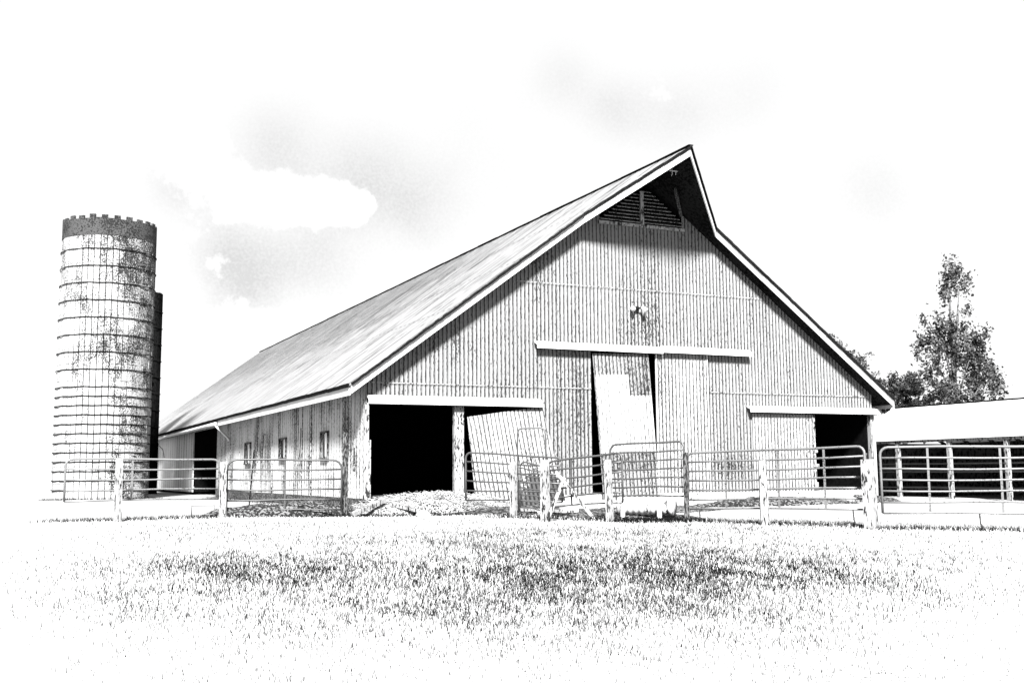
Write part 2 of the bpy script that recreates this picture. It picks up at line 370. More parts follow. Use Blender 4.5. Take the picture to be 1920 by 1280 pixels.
# corrugated edge of the sheets showing as a dark ragged line on the rakes and the eave
ed = MB(); ed_d = MB()
def rake_pts(side, nn=60):
    out = []
    for t in range(nn + 1):
        x = -.57 + 7.47 * t / nn; out.append((x if side < 0 else BW - x, -.5, zb(x)))
    for t in range(1, 21):
        x = 6.9 + 2.5 * t / 20; out.append((x if side < 0 else BW - x, -.5 - 2.28 * t / 20, 2.81 + SL * (x + .57)))
    return out
for side in (-1, 1):
    P = [Vector(p) for p in rake_pts(side)]
    runs = [(0, 24, 0), (24, 45, 1), (45, 60, 0), (60, 80, 1)]
    for (a, b, j) in runs:              # fascia boards, butted with small steps
        p, q = P[a], P[b]; off = Vector((0, -.012 * j, -.006 * j))
        sg = -1 if side < 0 else 1
        fb = MB(); d = q - p; nrm = Vector((d.y, -d.x, 0)).normalized() * .018
        if nrm.y > 0: nrm = -nrm
        if abs(d.y) < 1e-6: nrm = Vector((0, -.018, 0))
        e = .25
        lo = [p + off, q + off, q + off - nrm * 2, p + off - nrm * 2]; lo = [lo[0] + nrm, lo[1] + nrm, lo[2] + nrm, lo[3] + nrm]
        fb.hexa(lo, [v + Vector((0, 0, e)) for v in lo])
        fb.build('fascia', MT['white'], barn)
    trim = MB(); ln = MB()
    for i in range(len(P) - 1):
        p, q = P[i], P[i + 1]; c = .018 * random.random()
        o0 = Vector((0, -.075, .262 + c)); 
        trim.beam(p + o0, q + o0, .05, .075)
    trim.build('roof_edge', MT['iron'], barn)
fe = MB(); fe.box((-.61, -.46, 2.77), (-.575, 19.8, 3.00)); fe.box((BW + .575, -.46, 2.77), (BW + .61, BL + .4, 3.00)); fe.build('fascia', MT['white'], barn)
fe = MB(); fe.box((-.60, 20.0, 2.72), (-.575, BL + .4, 2.98)); fe.build('fascia', MT['post'], barn)
te = MB()
yy = -.5
while yy < BL:
    c = .016 * random.random(); L = .45
    te.box((-.66, yy, 3.03 + c - .04), (-.612, yy + L, 3.09 + c)); yy += L
te.build('roof_edge', MT['iron'], barn)
rc = MB()
for i in range(30):
    a = -2.85 + i * 2.05; h = .02 * random.random()
    rc.beam((XC, a, 10.485 + h), (XC, a + 2.03, 10.485 + .02 * random.random()), .16, .03)
rc.build('ridge_cap', MT['iron'], barn)
gt = MB()
gt.tube([(-.70, 19.9 + i * 1.93, 2.86 - .006 * i) for i in range(21)], .075, 8)
g = gt.build('gutter', MT['white'], barn, smooth=True)
MB().tube([(-.70, 19.95, 2.80), (-.62, 19.95, 2.70), (-.15, 20.05, 2.28), (-.06, 20.1, 2.16), (-.06, 20.1, 2.1)], .045).build('downspout', MT['white'], barn, smooth=True)
MB().tube([(-.70, 41.5, 2.70), (-.15, 41.6, 2.2), (-.06, 41.6, 1.7)], .045).build('downspout', MT['white'], barn, smooth=True)
MB().tube([(19.40, -.45, 2.80), (19.32, -.42, 2.66), (19.15, -.30, 2.52), (19.0, -.2, 2.46), (18.96, -.16, 2.33), (18.78, -.12, 2.26), (18.74, -.12, 2.1), (18.76, -.12, -.45)], .055).build('downspout', MT['white'], barn, smooth=True)
# brace and pulley hook under the hood
MB().beam((10.86, -.05, 9.05), (9.95, -1.1, 9.62), .09, .09).build('hood_brace', MT['post_dark'], barn)
MB().beam((9.4, -2.6, 10.16), (9.4, 0, 10.12), .1, .14).build('hood_beam', MT['black'], barn)
hk = MB(); hk.beam((9.32, -1.75, 9.98), (9.62, -1.75, 9.98), .03, .03); hk.tube([(9.42, -1.75, 9.98), (9.42, -1.75, 9.86), (9.38, -1.75, 9.82)], .014, 6); hk.tube([(9.55, -1.75, 9.98), (9.55, -1.75, 9.86)], .014, 6)
hk.build('hay_hook', MT['rail'], barn)
# louvred gable vent: two bays of slats under the roof
lv = MB(); fr = MB()
z = 8.66
while z < 9.7:
    for (a, b) in ((7.75, 9.22), (9.38, 10.88)):
        half = (10.15 - z) / SL - .35
        a2 = max(a, XC - half); b2 = min(b, XC + half)
        if b2 > a2 + .1: lv.hexa([(a2, -.12, z - .02), (b2, -.12, z - .02), (b2, .02, z + .045), (a2, .02, z + .045)], [(a2, -.12, z), (b2, -.12, z), (b2, .02, z + .065), (a2, .02, z + .065)])
    z += .115
lv.build('vent_slats', MT['post'], barn)
fr.box((7.7, -.10, 8.50), (10.98, -.045, 8.60)); fr.box((9.24, -.14, 8.6), (9.36, -.06, 9.7)); fr.build('vent_frame', MT['post'], barn)
# track covers above the doors (a sloping hood each)
def cover(x0, x1, zt, h, dep=.22):
    m = MB()
    pr = [(0.0, zt), (-dep * .55, zt - .03), (-dep, zt - h * .55), (-dep, zt - h), (-dep + .02, zt - h), (-dep + .02, zt - h * .55), (-.02, zt - .06)]
    pr = [(p[0] - .045, p[1]) for p in pr]
    o = len(m.v)
    for x in (x0, x1): m.v += [(x, a, b) for a, b in pr]
    k = len(pr)
    for i in range(k): m.f.append((i, (i + 1) % k, k + (i + 1) % k, k + i))
    m.f.append(tuple(range(k))[::-1]); m.f.append(tuple(range(k, 2 * k)))
    return m
def track(x0, x1, zt, h):
    r = cover(x0, x1, zt, h).build('door_track', MT['rail'], barn)
    MB().beam((x0 + .04, -.13, zt - h + .02), (x1 - .04, -.13, zt - h + .02), .05, .05).build('track_rail', MT['iron'], r)
track(.03, 5.52, 2.83, .26); track(5.36, 9.9, 4.61, .24); track(9.92, 13.42, 4.65, .24); track(13.28, 18.9, 2.77, .22)
# right-hand half of the tall middle doorway: closed door
def panel(name, x0, x1, z0, z1, mat, y=0.0, **k):
    m = MB(); sheet(m, x0, x1, z0, z1, y=y, **k); return m.build(name, mat, barn)
d = panel('door', 9.74, 11.72, -.12, 4.42, MT['door'], y=-.07)
d['label'] = 'closed corrugated half of the tall middle doorway'
e = MB(); e.box((9.72, -.09, -.12), (9.76, -.03, 4.42)); e.box((11.70, -.085, -.12), (11.735, -.03, 4.42)); e.build('edge', MT['rail'], d)
d = panel('door', 13.5, 16.03, -.10, 2.5, MT['door'], y=-.08); d['label'] = 'short corrugated door slid open left of the right doorway'
e = MB(); e.box((16.0, -.12, -.06), (16.10, -.03, 2.5)); e.box((15.98, -.14, 1.2), (16.17, -.05, 1.36)); e.box((15.98, -.14, .72), (16.2, -.05, .82)); e.box((15.99, -.14, -.04), (16.14, -.06, .2)); e.build('edge', MT['post_pale'], d)
# the swung middle door, hanging askew with lighter patch sheets
def local_sheet(w, h, quad, mats, name, label, patches=()):
    """a corrugated door as a parallelogram: quad = world TL, TR, BR, BL; patches in door units (u0,u1,v0,v1,mat,proud)"""
    TL, TR, BR, BL = [Vector(q) for q in quad]
    root = None
    for (u0, u1, v0, v1, mat, proud) in patches:
        m = MB(); us = np.linspace(u0, u1, max(2, int((u1 - u0) * w / PITCH * 6)))
        nr = (TR - TL).cross(BL - TL).normalized(); 
        if nr.y > 0: nr = -nr
        for u in us:
            t = TL.lerp(TR, u); b = BL.lerp(BR, u)
            off = nr * (.012 * math.cos(2 * math.pi * (u * w / PITCH)) + proud)
            m.v += [tuple(t.lerp(b, v0) + off), tuple(t.lerp(b, v1) + off)]
        for i in range(len(us) - 1): m.f.append((2 * i, 2 * i + 1, 2 * i + 3, 2 * i + 2))
        # own frame so that the grime follows the leaning ribs
        xax = (TR - TL).normalized(); zax = (TL.lerp(TR, .5) - BL.lerp(BR, .5)).normalized()
        yax = zax.cross(xax).normalized(); xax = yax.cross(zax).normalized()
        R = Matrix((xax, yax, zax)).transposed().to_4x4(); R.translation = TL
        Ri = R.inverted(); m.v = [tuple(Ri @ Vector(v)) for v in m.v]
        o = m.build(name if root is None else 'patch_sheet', mat, None)
        if root is None: root = o; o.parent = barn; o.matrix_local = R; o['label'] = label
        else: o.parent = root; o.matrix_local = Matrix.Identity(4)
    return root
d = local_sheet(2.05, 4.7, [(7.36, -.10, 4.30), (9.42, -.10, 4.36), (9.55, -.42, -.30), (7.50, -.42, -.38)], None, 'door', 'crooked corrugated door hanging in the tall doorway, patched with pale sheets',
    [(0, 1, 0, 1, MT['crooked'], 0), (.015, .60, .145, .67, MT['wall_light'], .02), (.60, .985, .29, .67, MT['wall_light'], .028), (.57, .985, .02, .28, MT['wall_dark'], .012), (.02, .985, .68, .79, MT['wall_dark'], .012)])
# the broken left door, leaning out of its track
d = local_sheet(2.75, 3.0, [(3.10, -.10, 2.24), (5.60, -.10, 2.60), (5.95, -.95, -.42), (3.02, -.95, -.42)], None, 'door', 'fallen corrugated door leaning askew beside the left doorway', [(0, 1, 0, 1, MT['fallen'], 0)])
for (a, b) in (((2.72, -.05, .0), (3.02, .1, 2.58)), ((-.03, -.07, -.1), (.10, .06, 2.6)), ((18.66, -.07, -.4), (18.83, .1, 2.6)), ((-.06, -.11, -.12), (.15, -.072, 1.55))):
    MB().box(a, b).build('door_post', MT['post_pale'], barn)
lp = MB(); lp.box((8.95, -.09, 5.72), (9.12, -.05, 5.88)); lp.tube([(9.03, -.08, 5.80), (9.18, -.22, 5.84)], .03); lm = lp.build('wall_lamp', MT['iron'], barn)
for (a, b) in (((8.86, -.10, 5.84), (8.80, -.26, 5.76)), ((9.16, -.20, 5.84), (9.24, -.34, 5.72))):
    MB().tube([a, b], [.05, .085], 12).build('lamp_shade', MT['lampglass'], lm, smooth=True)

# ---------------------------------------------------------------- silos
def silo(root, R, z0, z1, nst, hoops, mats, merlon=True, course=.77, band=.8):
    k = 2 * math.pi / nst; m = MB()
    zs = z0; 
    while zs < z1 - band - .01:
        ze = min(zs + course, z1 - band)
        for i in range(nst):
            a0 = i * k + k * .07; a1 = (i + 1) * k - k * .07; r = R + RNG.normal() * .008
            c = [(r * math.cos(a), r * math.sin(a)) for a in (a0, a1)]; ci = [((R - .1) * math.cos(a), (R - .1) * math.sin(a)) for a in (a1, a0)]
            pts = c + ci
            m.hexa([(x, y, zs + .006) for x, y in pts], [(x, y, ze - .006) for x, y in pts])
        zs = ze
    m.build('stave_wall', mats[0], root)
    cr = MB(); cr.tube([(0, 0, z0), (0, 0, z1 - .3)], R - .05, 48); cr.build('core', MT['black'], root)
    b = MB(); n2 = nst
    for i in range(n2):
        a0 = i * k; a1 = (i + 1) * k; top = z1 + (.13 + RNG.normal() * .02 if (merlon and i % 2 == 0) else RNG.normal() * .012)
        pts = [((R + .012) * math.cos(a0), (R + .012) * math.sin(a0)), ((R + .012) * math.cos(a1), (R + .012) * math.sin(a1)), ((R - .09) * math.cos(a1), (R - .09) * math.sin(a1)), ((R - .09) * math.cos(a0), (R - .09) * math.sin(a0))]
        b.hexa([(x, y, z1 - band) for x, y in pts], [(x, y, top) for x, y in pts])
    b.build('parapet', mats[1], root)
    for z in hoops:
        h = MB(); h.tube([((R + .03) * math.cos(t * 2 * math.pi / 60), (R + .03) * math.sin(t * 2 * math.pi / 60), z + .01 * math.sin(t * 1.3)) for t in range(61)], .021, 6, caps=False)
        h.build('hoop', MT['iron'], root)
SX, SY = -5.07, 24.3
sb = gz(SX, SY) - .1
si = thing('silo', (SX, SY, sb), 'tall pale concrete stave silo with dark crenellated rim and iron hoops', 'silo')
zt = 12.32 - sb
hp = [10.9 - sb - .79 * i for i in range(9)]
z = hp[-1] - .42
while z > .3: hp.append(z); z -= .42
silo(si, 2.10, 0, zt, 48, hp, (MT['stave'], MT['parapet']))
cl = MB(); cl.box((2.09, -.3, 5.35), (2.22, -.1, 5.5)); cl.build('hoop_clamp', MT['iron'], si)
s2x, s2y = -2.12, 36.0
b2 = gz(s2x, s2y) - .1
ss = thing('silo', (s2x, s2y, b2), 'slim dark silo standing between the tall silo and the barn eave', 'silo')
silo(ss, 1.0, 0, 11.1 - b2, 24, [10.0 - b2 - .95 * i for i in range(11)], (MT['chute'], MT['chute']), merlon=False, course=.95, band=2.2)

# ---------------------------------------------------------------- open shed on the right
sh = thing('shed', (24, 0, gz(24, 0)), 'low open cattle shed with a bright metal roof right of the barn', 'shed')
def shp(x, y, z): return (x - 24, y, z - gz(24, 0))
Y0, Y1 = 4.3, -11.0
m = MB()
for (xa, za, xb, zb_) in ((24.15, 3.14, 21.55, 1.72), (24.15, 3.14, 27.2, 1.72)):
    for i in range(16):
        ya = Y0 + (Y1 - Y0) * i / 16; yb = Y0 + (Y1 - Y0) * (i + 1) / 16 - .004
        m.hexa([shp(xa, ya, za - .03), shp(xb, ya, zb_ - .03), shp(xb, yb, zb_ - .03), shp(xa, yb, za - .03)], [shp(xa, ya, za), shp(xb, ya, zb_), shp(xb, yb, zb_ + .004), shp(xa, yb, za + .004)])
MT['shed_roof'] = material('shed_roof', speck(0.62, 0.2, 0.8, 12, (1, 1, 1)), 0.5)
m.build('roof', MT['shed_roof'], sh)
m = MB(); 
rv = []
for i in range(41):
    rv += [shp(24.05, Y0 - i * .38, 3.15 + .012 * (i % 2)), shp(24.25, Y0 - i * .38, 3.15 + .012 * (i % 2))]
m.add(rv, [(2 * i, 2 * i + 2, 2 * i + 3, 2 * i + 1) for i in range(40)])
m.hexa([shp(24.05, Y1, 3.11), shp(24.25, Y1, 3.11), shp(24.25, Y0, 3.11), shp(24.05, Y0, 3.11)], [shp(24.05, Y1, 3.148), shp(24.25, Y1, 3.148), shp(24.25, Y0, 3.148), shp(24.05, Y0, 3.148)])
m.build('ridge_cap', MT['iron'], sh)
m = MB(); m.box(shp(21.6, Y1, 1.60), shp(21.68, Y0, 1.69)); m.build('eave_beam', MT['post'], sh)
for i in range(7):
    yy = Y0 - .1 - i * 2.5
    MB().box(shp(21.62, yy, gz(21.6, yy) - .1), shp(21.76, yy + .14, 1.60)).build('post', MT['post_pale'], sh)
m = MB(); m.box(shp(26.9, Y1, -.7), shp(27.0, Y0, 1.7)); m.box(shp(21.7, Y0 - .1, -.7), shp(26.9, Y0, 1.66)); m.build('back_wall', material('shed_boards', speck(0.10, 0.01, 0.50, 9, (1, 1, .5)), 0.9), sh)
for i, (xx, lab) in enumerate(((22.6, 'pen_rail'), (24.4, 'pen_rail'))):
    for zz in (-.1, .2, .5, .8):
        MB().tube([shp(xx, Y1 + 1, zz), shp(xx, Y0 - .3, zz + .02)], .03, 6).build(lab, MT['tube'], sh)
m = MB()
for yy in np.arange(Y0, Y1, -1.27):
    m.beam(shp(21.7, yy, 1.60), shp(24.1, yy, 2.95), .05, .12); m.beam(shp(24.1, yy, 2.95), shp(26.9, yy, 1.6), .05, .12)
m.build('rafters', MT['post_dark'], sh)

# ---------------------------------------------------------------- gates, posts and pens
GRP = 'tubular metal gates along the fence line'
def gate(label, A, B, zA, zB, rails, stiles, r=.0235, mat='tube', group=GRP, rc=.16, name='metal_gate', feet=()):
    """A, B: plan ends; zA, zB: (top, bottom) at each end; rails, stiles: fractions down and along"""
    A = Vector(A); B = Vector(B); base = Vector((A.x, A.y, gz(A.x, A.y)))
    root = thing(name, base, label, 'gate', group)
    L = (B - A).length
    def pt(u, v): 
        p = A.lerp(B, u); t = zA[0] + (zB[0] - zA[0]) * u; b = zA[1] + (zB[1] - zA[1]) * u
        sag = .012 * math.sin(u * 6.1 + v * 5)
        return Vector((p.x, p.y, t + (b - t) * v + sag)) - base
    H = zA[0] - zA[1]; cu = rc / L; cv = rc / H
    path = [pt(0, 1), pt(0, .5), pt(0, cv)]
    for t in (22, 45, 68): path.append(pt(cu * (1 - math.cos(math.radians(t))), cv * (1 - math.sin(math.radians(t)))))
    path += [pt(cu, 0), pt(.3, 0), pt(.5, 0), pt(.7, 0), pt(1 - cu, 0)]
    for t in (68, 45, 22): path.append(pt(1 - cu * (1 - math.cos(math.radians(t))), cv * (1 - math.sin(math.radians(t)))))
    path += [pt(1, cv), pt(1, .5), pt(1, 1)]
    MB().tube(path, r * 1.15).build('frame', MT[mat], root, smooth=True)
    for v in rails: MB().tube([pt(i / 6, v) for i in range(7)], r * .9).build('rail', MT[mat], root, smooth=True)
    for u in stiles: MB().beam(pt(u, .0), pt(u, 1), .02, .045, up=(B - A).to_3d()).build('stile', MT[mat], root)
    for u in feet: MB().tube([pt(u, 1), pt(u, 1) + Vector((.01, 0, -.2)), pt(u + .005, 1) + Vector((.03, 0, -.32))], r * .7).build('foot', MT['tube_dark'], root)
    return root
def fr(n): return [i / (n - 1) for i in range(1, n)]
gate('pale six-rail gate at the far left, in front of the silo', (-7.9, -1.36), (-4.22, -1.06), (1.0, .0), (1.0, .0), fr(5), (.42,), r=.023)
gate('darker gate with one middle stile in front of the barn side wall', (-4.04, -1.22), (-1.18, -1.78), (.98, -.31), (.97, -.31), fr(6), (.5,), r=.0235, mat='tube_dark', rc=.24)
gate('gate sloping down in front of the fallen door, just right of the left doorway', (1.73, -3.28), (3.33, -5.65), (1.13, -.09), (.96, -.12), fr(6), (), r=.023, mat='tube_mid')
gate('narrow ladder-like gate of close rails between the two pale posts', (1.95, -6.12), (2.16, -6.9), (.85, -.2), (.76, -.28), fr(8), (), r=.017, mat='tube_mid')
gate('gate rising to the right between two pale posts left of the tallest gate', (3.0, -5.5), (3.95, -7.52), (.85, -.25), (1.06, -.10), fr(6), (.33, ), r=.023, mat='tube_mid')
gate('tallest gate, standing above its neighbours before the crooked door', (4.65, -5.78), (5.60, -7.66), (1.27, .0), (1.33, .02), fr(7), (), r=.0235, mat='tube_mid')
gate('longest gate, before the right doorway, with four stiles', (5.55, -7.85), (7.36, -11.85), (1.02, -.28), (1.11, -.22), fr(7), (.235, .54, .79), r=.0235, feet=(.07, .93))
gate('bright gate at the far right in front of the open shed', (7.65, -12.0), (10.4, -14.6), (1.07, -.30), (1.06, -.32), fr(7), (.25, .62), r=.0235, feet=(.5,))
hp_ = thing('bent_tube', (2.62, -4.8, gz(2.62, -4.8)), 'tall narrow tube hoop rising above the gates before the fallen door', 'tube hoop')
b = Vector((2.62, -4.8, gz(2.62, -4.8)))
pp = [(2.55, -4.77, -.4), (2.52, -4.78, 1.55), (2.55, -4.81, 1.68), (2.62, -4.85, 1.71), (3.03, -5.1, 1.72), (3.10, -5.14, 1.69), (3.13, -5.16, 1.55), (3.18, -5.1, -.35)]
MB().tube([Vector(p) - b for p in pp], .022).build('hoop_tube', MT['tube_mid'], hp_, smooth=True)

def post(label, x, y, ztop, w, d, mat, lean=(0, 0), round_=False, group='wooden posts of the fence line', name='fence_post'):
    z0 = gz(x, y) - .15; h = ztop - z0; m = MB(); ang = .45
    rings = 9; ns = 8 if round_ else 4
    for i in range(rings):
        t = i / (rings - 1); sc = 1.05 - .1 * t
        for k in range(ns):
            a = ang + 2 * math.pi * (k + .5) / ns; j = 1 + .07 * noise.noise(Vector((k * 3.7 + x, t * 6, y)))
            rr = (w / 2) * (1 if round_ else 1.35)
            m.v.append((lean[0] * t + rr * sc * j * math.cos(a), lean[1] * t + rr * d * sc * j * math.sin(a), t * h + (.03 * noise.noise(Vector((k * 9.1, x, 2))) if i == rings - 1 else 0)))
    for i in range(rings - 1):
        for k in range(ns): m.f.append((i * ns + k, i * ns + (k + 1) % ns, (i + 1) * ns + (k + 1) % ns, (i + 1) * ns + k))
    m.f.append(tuple((rings - 1) * ns + k for k in range(ns)))
    o = m.build(name, MT[mat], loc=(x, y, z0)); return tag(o, label, 'post', group)
post('pale post standing before the fallen door', 2.15, -5.32, .86, .14, 1, 'post_pale')
post('bright thick post with a diagonal stake against it', 2.13, -7.10, .89, .17, 1, 'post_pale', lean=(-.02, 0))
post('pale post left of the tallest gate', 3.48, -7.72, .88, .14, 1, 'post_pale', lean=(-.04, 0))
post('dark slim post where the tallest gate meets the longest gate', 5.42, -7.98, 1.04, .10, 1, 'post_dark')
post('rough weathered post in front of the longest gate', 6.08, -10.05, .82, .19, 1, 'post', round_=True, lean=(-.03, 0))
post('thick pale corner post at the right end of the longest gate', 7.29, -12.05, .82, .24, 1, 'post_pale', lean=(-.05, 0))
post('thin dark post right behind the thick corner post', 7.60, -11.6, .95, .09, 1, 'post_dark')
post('weathered post between the two left gates', -4.18, -1.46, .92, .13, 1, 'post')
post('faint post halfway along the far left gate', -6.74, -2.05, 1.0, .14, 1, 'post_pale')
post('tall dark plank post at the right end of the dark gate', -1.0, -1.48, 1.70, .10, 1, 'post_dark')
tag(MB().beam((2.50, -7.35, .48), (2.12, -7.25, -.42), .06, .08).build('stake', MT['post_pale']), 'pale diagonal stake leaning against the bright thick post', 'stake')
tag(MB().beam((3.0, -5.95, .62), (3.55, -6.75, -.45), .05, .07).build('stake', MT['post_pale']), 'slanting pale stake behind the rising gate left of the crooked door', 'stake')
tag(MB().tube([(-3.2, -.45, 1.25), (-3.42, -.95, -.38)], .018).build('rod', MT['iron']), 'thin dark rod leaning behind the dark left gate', 'rod')
for (y0, lab) in ((7.1, 'thin curved hoop hanging on the side wall between the first two windows'), (12.9, 'thin curved hoop hanging on the side wall between the last two windows')):
    tag(MB().tube([(-.05 - .1 * math.sin(t), y0 + .3 * t / 3 - .5 * math.sin(t), 1.62 + .56 * math.cos(t)) for t in np.linspace(.15, math.pi * .95, 14)], .016, 6).build('hoop', MT['iron']), lab, 'hoop', 'hoops hanging on the side wall')

# small metal step frame by the far left gate
st = MB(); st.tube([(-4.95, -1.5, -.45), (-4.95, -1.5, -.16), (-4.4, -1.6, -.16), (-4.42, -1.6, -.45)], .02)
tag(st.build('step_frame', MT['tube'], smooth=True), 'low bent tube frame by the post between the left gates', 'frame')
# pale pipe on two legs behind the tallest gate
pr = thing('feed_trough', (4.85, -7.2, gz(4.85, -7.2)), 'pale round ribbed trough on two white legs below the tallest gate', 'trough')
p0 = Vector((4.40, -6.60, -.22)); p1 = Vector((5.22, -7.75, -.22)); bb = Vector(pr.location)
m = MB(); pts = []; rad = []
for i in range(41):
    t = i / 40; pts.append(p0.lerp(p1, t) - bb); rad.append(.215 + .012 * math.sin(t * 60))
m.tube(pts, rad, 20); 
MT['trough'] = material('ribbed_trough', speck(0.5, 0.03, 0.62, 10, (1, 1, .4), 1.5, (1, 1, 1), 0.4), 0.6)
m.build('barrel', MT['trough'], pr, smooth=True)
for t, dx in ((.05, 0), (.72, 0)):
    q = p0.lerp(p1, t) - bb + Vector((-.12, -.22, 0)); m = MB(); m.box((q.x - .04, q.y - .04, -.1), (q.x + .04, q.y + .04, .46)); m.build('leg', MT['white'], pr)

# ---------------------------------------------------------------- things on the ground by the barn
def mound(name, cx, cy, rx, ry, h, mat, label, cat, z0=None, seed=0, kind=None, rot=0.0):
    m = MB(); nn = 40; o = None; ca, sa = math.cos(rot), math.sin(rot)
    for j in range(nn + 1):
        for i in range(nn + 1):
            u = -1 + 2 * i / nn; v = -1 + 2 * j / nn; lx = u * rx; ly = v * ry
            x = cx + lx * ca - ly * sa; y = cy + lx * sa + ly * ca; r2 = u * u + v * v
            e = max(0, 1 - r2); e = e ** .6
            z = gz(x, y) - .03 + h * e * (1 + .35 * noise.noise(Vector((x * 1.3, y * 1.3, seed)))) + e * .05 * noise.noise(Vector((x * 6, y * 6, seed)))
            m.v.append((x, y, z))
    for j in range(nn):
        for i in range(nn): m.f.append((j * (nn + 1) + i, j * (nn + 1) + i + 1, (j + 1) * (nn + 1) + i + 1, (j + 1) * (nn + 1) + i))
    return tag(m.build(name, MT[mat]), label, cat, kind=kind)
mound('straw_pile', 1.75, -1.0, 2.6, 1.9, .50, 'pile', 'heap of trampled straw spilling out of the black left doorway', 'straw pile', seed=1)
mound('soil_heap', -2.4, -.95, 2.3, .75, .34, 'soil', 'dark rough soil heap along the foot of the side wall', 'soil heap', seed=2)
mound('soil_heap', 3.6, -2.6, 2.3, 1.5, .2, 'soil', 'dark soil heap under the fallen door', 'soil heap', seed=3)
mound('soil_heap', 13.0, -1.8, 3.4, .7, .26, 'soil', 'low dark soil heap behind the longest gate', 'soil heap', seed=4)
mound('soil_heap', 17.3, -.9, 1.7, .8, .24, 'soil', 'dark soil heap below the right doorway', 'soil heap', seed=5)
mound('soil_heap', 7.2, -3.4, 2.6, 1.2, .16, 'soil', 'dark soil heap under the crooked door behind the tallest gate', 'soil heap', seed=6)
mound('soil_heap', 4.7, -6.3, 2.3, .8, .16, 'soil', 'dark soil heap around the round trough', 'soil heap', seed=7, rot=-.95)
# straw strands on the pile
sm_ = MB()
for _ in range(900):
    x = random.uniform(-.6, 4.2); y = random.uniform(-2.9, .3); 
    u = (x - 1.75) / 2.6; v = (y + 1.0) / 1.9
    if u * u + v * v > 1.05: continue
    z = gz(x, y) + .50 * max(0, 1 - u * u - v * v) ** .6 + .02
    a = random.uniform(0, math.pi); l = random.uniform(.04, .15)
    dx, dy, dz = l * math.cos(a), l * math.sin(a), random.uniform(-.04, .07)
    sm_.add([(x, y, z), (x + dx, y + dy, z + dz), (x + dx, y + dy, z + dz + .008), (x, y, z + .008)], [(0, 1, 2, 3)])
tag(sm_.build('loose_straw', MT['straw']), 'loose straw strands strewn over the heap at the left doorway', 'straw', kind='stuff')
for (p, q, w, h, lab) in (((-1.05, -2.45, -.42), (.02, -1.75, -.10), .12, .10, 'pale plank propped on the ground left of the straw heap'),
                          ((.15, -2.1, -.22), (.75, -3.15, -.42), .12, .08, 'short pale plank lying on the front of the straw heap'),
                          ((3.0, -3.4, -.36), (4.3, -4.4, -.42), .3, .07, 'flat pale board lying under the gate by the fallen door')):
    tag(MB().beam(p, q, w, h).build('plank', MT['post_pale']), lab, 'plank', 'planks lying by the barn')
def rock(x, y, r, lab, mat='concrete', dark=False):
    m = MB(); rings = 7; ns = 10
    for i in range(rings):
        ph = math.pi * i / (rings - 1)
        for k in range(ns):
            th = 2 * math.pi * k / ns; q = 1 + .25 * noise.noise(Vector((math.cos(th) * 1.3 + x, math.sin(th) * 1.3 + y, i * .6)))
            m.v.append((r * q * math.sin(ph) * math.cos(th), r * .8 * q * math.sin(ph) * math.sin(th), r * .55 * q * math.cos(ph)))
    for i in range(rings - 1):
        for k in range(ns): m.f.append((i * ns + k, (i + 1) * ns + k, (i + 1) * ns + (k + 1) % ns, i * ns + (k + 1) % ns))
    tag(m.build('rock', MT[mat], loc=(x, y, gz(x, y) + r * .2)), lab, 'rock', 'rocks by the barn')
rock(.62, -3.1, .2, 'pale rock on the grass in front of the straw heap')
rock(.05, -.35, .26, 'pale footing stone at the corner of the barn')
rock(3.3, -4.7, .22, 'rock lying between the fallen door and the gates')
blk = MB().box((-.2, -.17, 0), (.2, .17, .28)); tag(blk.build('concrete_block', MT['concrete'], loc=(4.6, -3.6, gz(4.6, -3.6))), 'pale square block behind the rising gate', 'block')
for i, (x, y, lab) in enumerate(((5.9, -2.2, 'pale concrete slab before the crooked door'), (14.6, -1.3, 'long pale concrete feed bunk behind the longest gate'))):
    m = MB().box((-.9 - i * .9, -.25, 0), (.9 + i * .9, .25, .30)); tag(m.build('concrete_slab', MT['concrete'], loc=(x, y, gz(x, y) - .02)), lab, 'slab')

# ---------------------------------------------------------------- trees
def tree(label, x, y, lobes, nclump, per, leaf, trunk_h, tr, group='trees behind the barn and the shed', droop=0.0):
    z0 = gz(x, y) - .1
    root = thing('tree', (x, y, z0), label, 'tree', group)
    m = MB(); tops = []
    m.tube([(0, 0, 0), (.1, .05, trunk_h * .4), (-.05, .1, trunk_h * .75), (0, 0, trunk_h)], [tr, tr * .75, tr * .5, tr * .2], 8)
    for (cx, cy, cz, rx, ry, rz) in lobes:
        s = Vector((0, 0, min(cz * .6, trunk_h * .85))); e = Vector((cx, cy, cz))
        m.tube([s, s.lerp(e, .5) + Vector((0, 0, .15)), e], [tr * .4, tr * .22, tr * .07], 6)
    m.build('trunk', MT['bark'], root, smooth=True)
    wts = np.array([a[3] * a[4] * a[5] for a in lobes]); wts = wts / wts.sum()
    vs = []; 
    for _ in range(nclump):
        l = lobes[RNG.choice(len(lobes), p=wts)]
        d = RNG.normal(size=3); d /= np.linalg.norm(d); rr = RNG.random() ** .45 * (1 + .18 * RNG.normal())
        c = np.array(l[:3]) + d * rr * np.array(l[3:])
        k = int(per * (0.5 + RNG.random()))
        pts = c + RNG.normal(size=(k, 3)) * np.array([.15, .15, .10 + droop])
        for p in pts:
            a = RNG.normal(size=3); a /= np.linalg.norm(a); b = np.cross(a, RNG.normal(size=3)); b /= np.linalg.norm(b)
            s = leaf * (.6 + .8 * RNG.random()); a = a * s; b = b * s * .6
            vs += [p - a, p + b, p + a, p - b]
    vs = np.array(vs); m = MB(); m.v = [tuple(v) for v in vs.tolist()]; m.f = [(4 * i, 4 * i + 1, 4 * i + 2, 4 * i + 3) for i in range(len(vs) // 4)]
    m.build('crown', MT['leaf'], root)
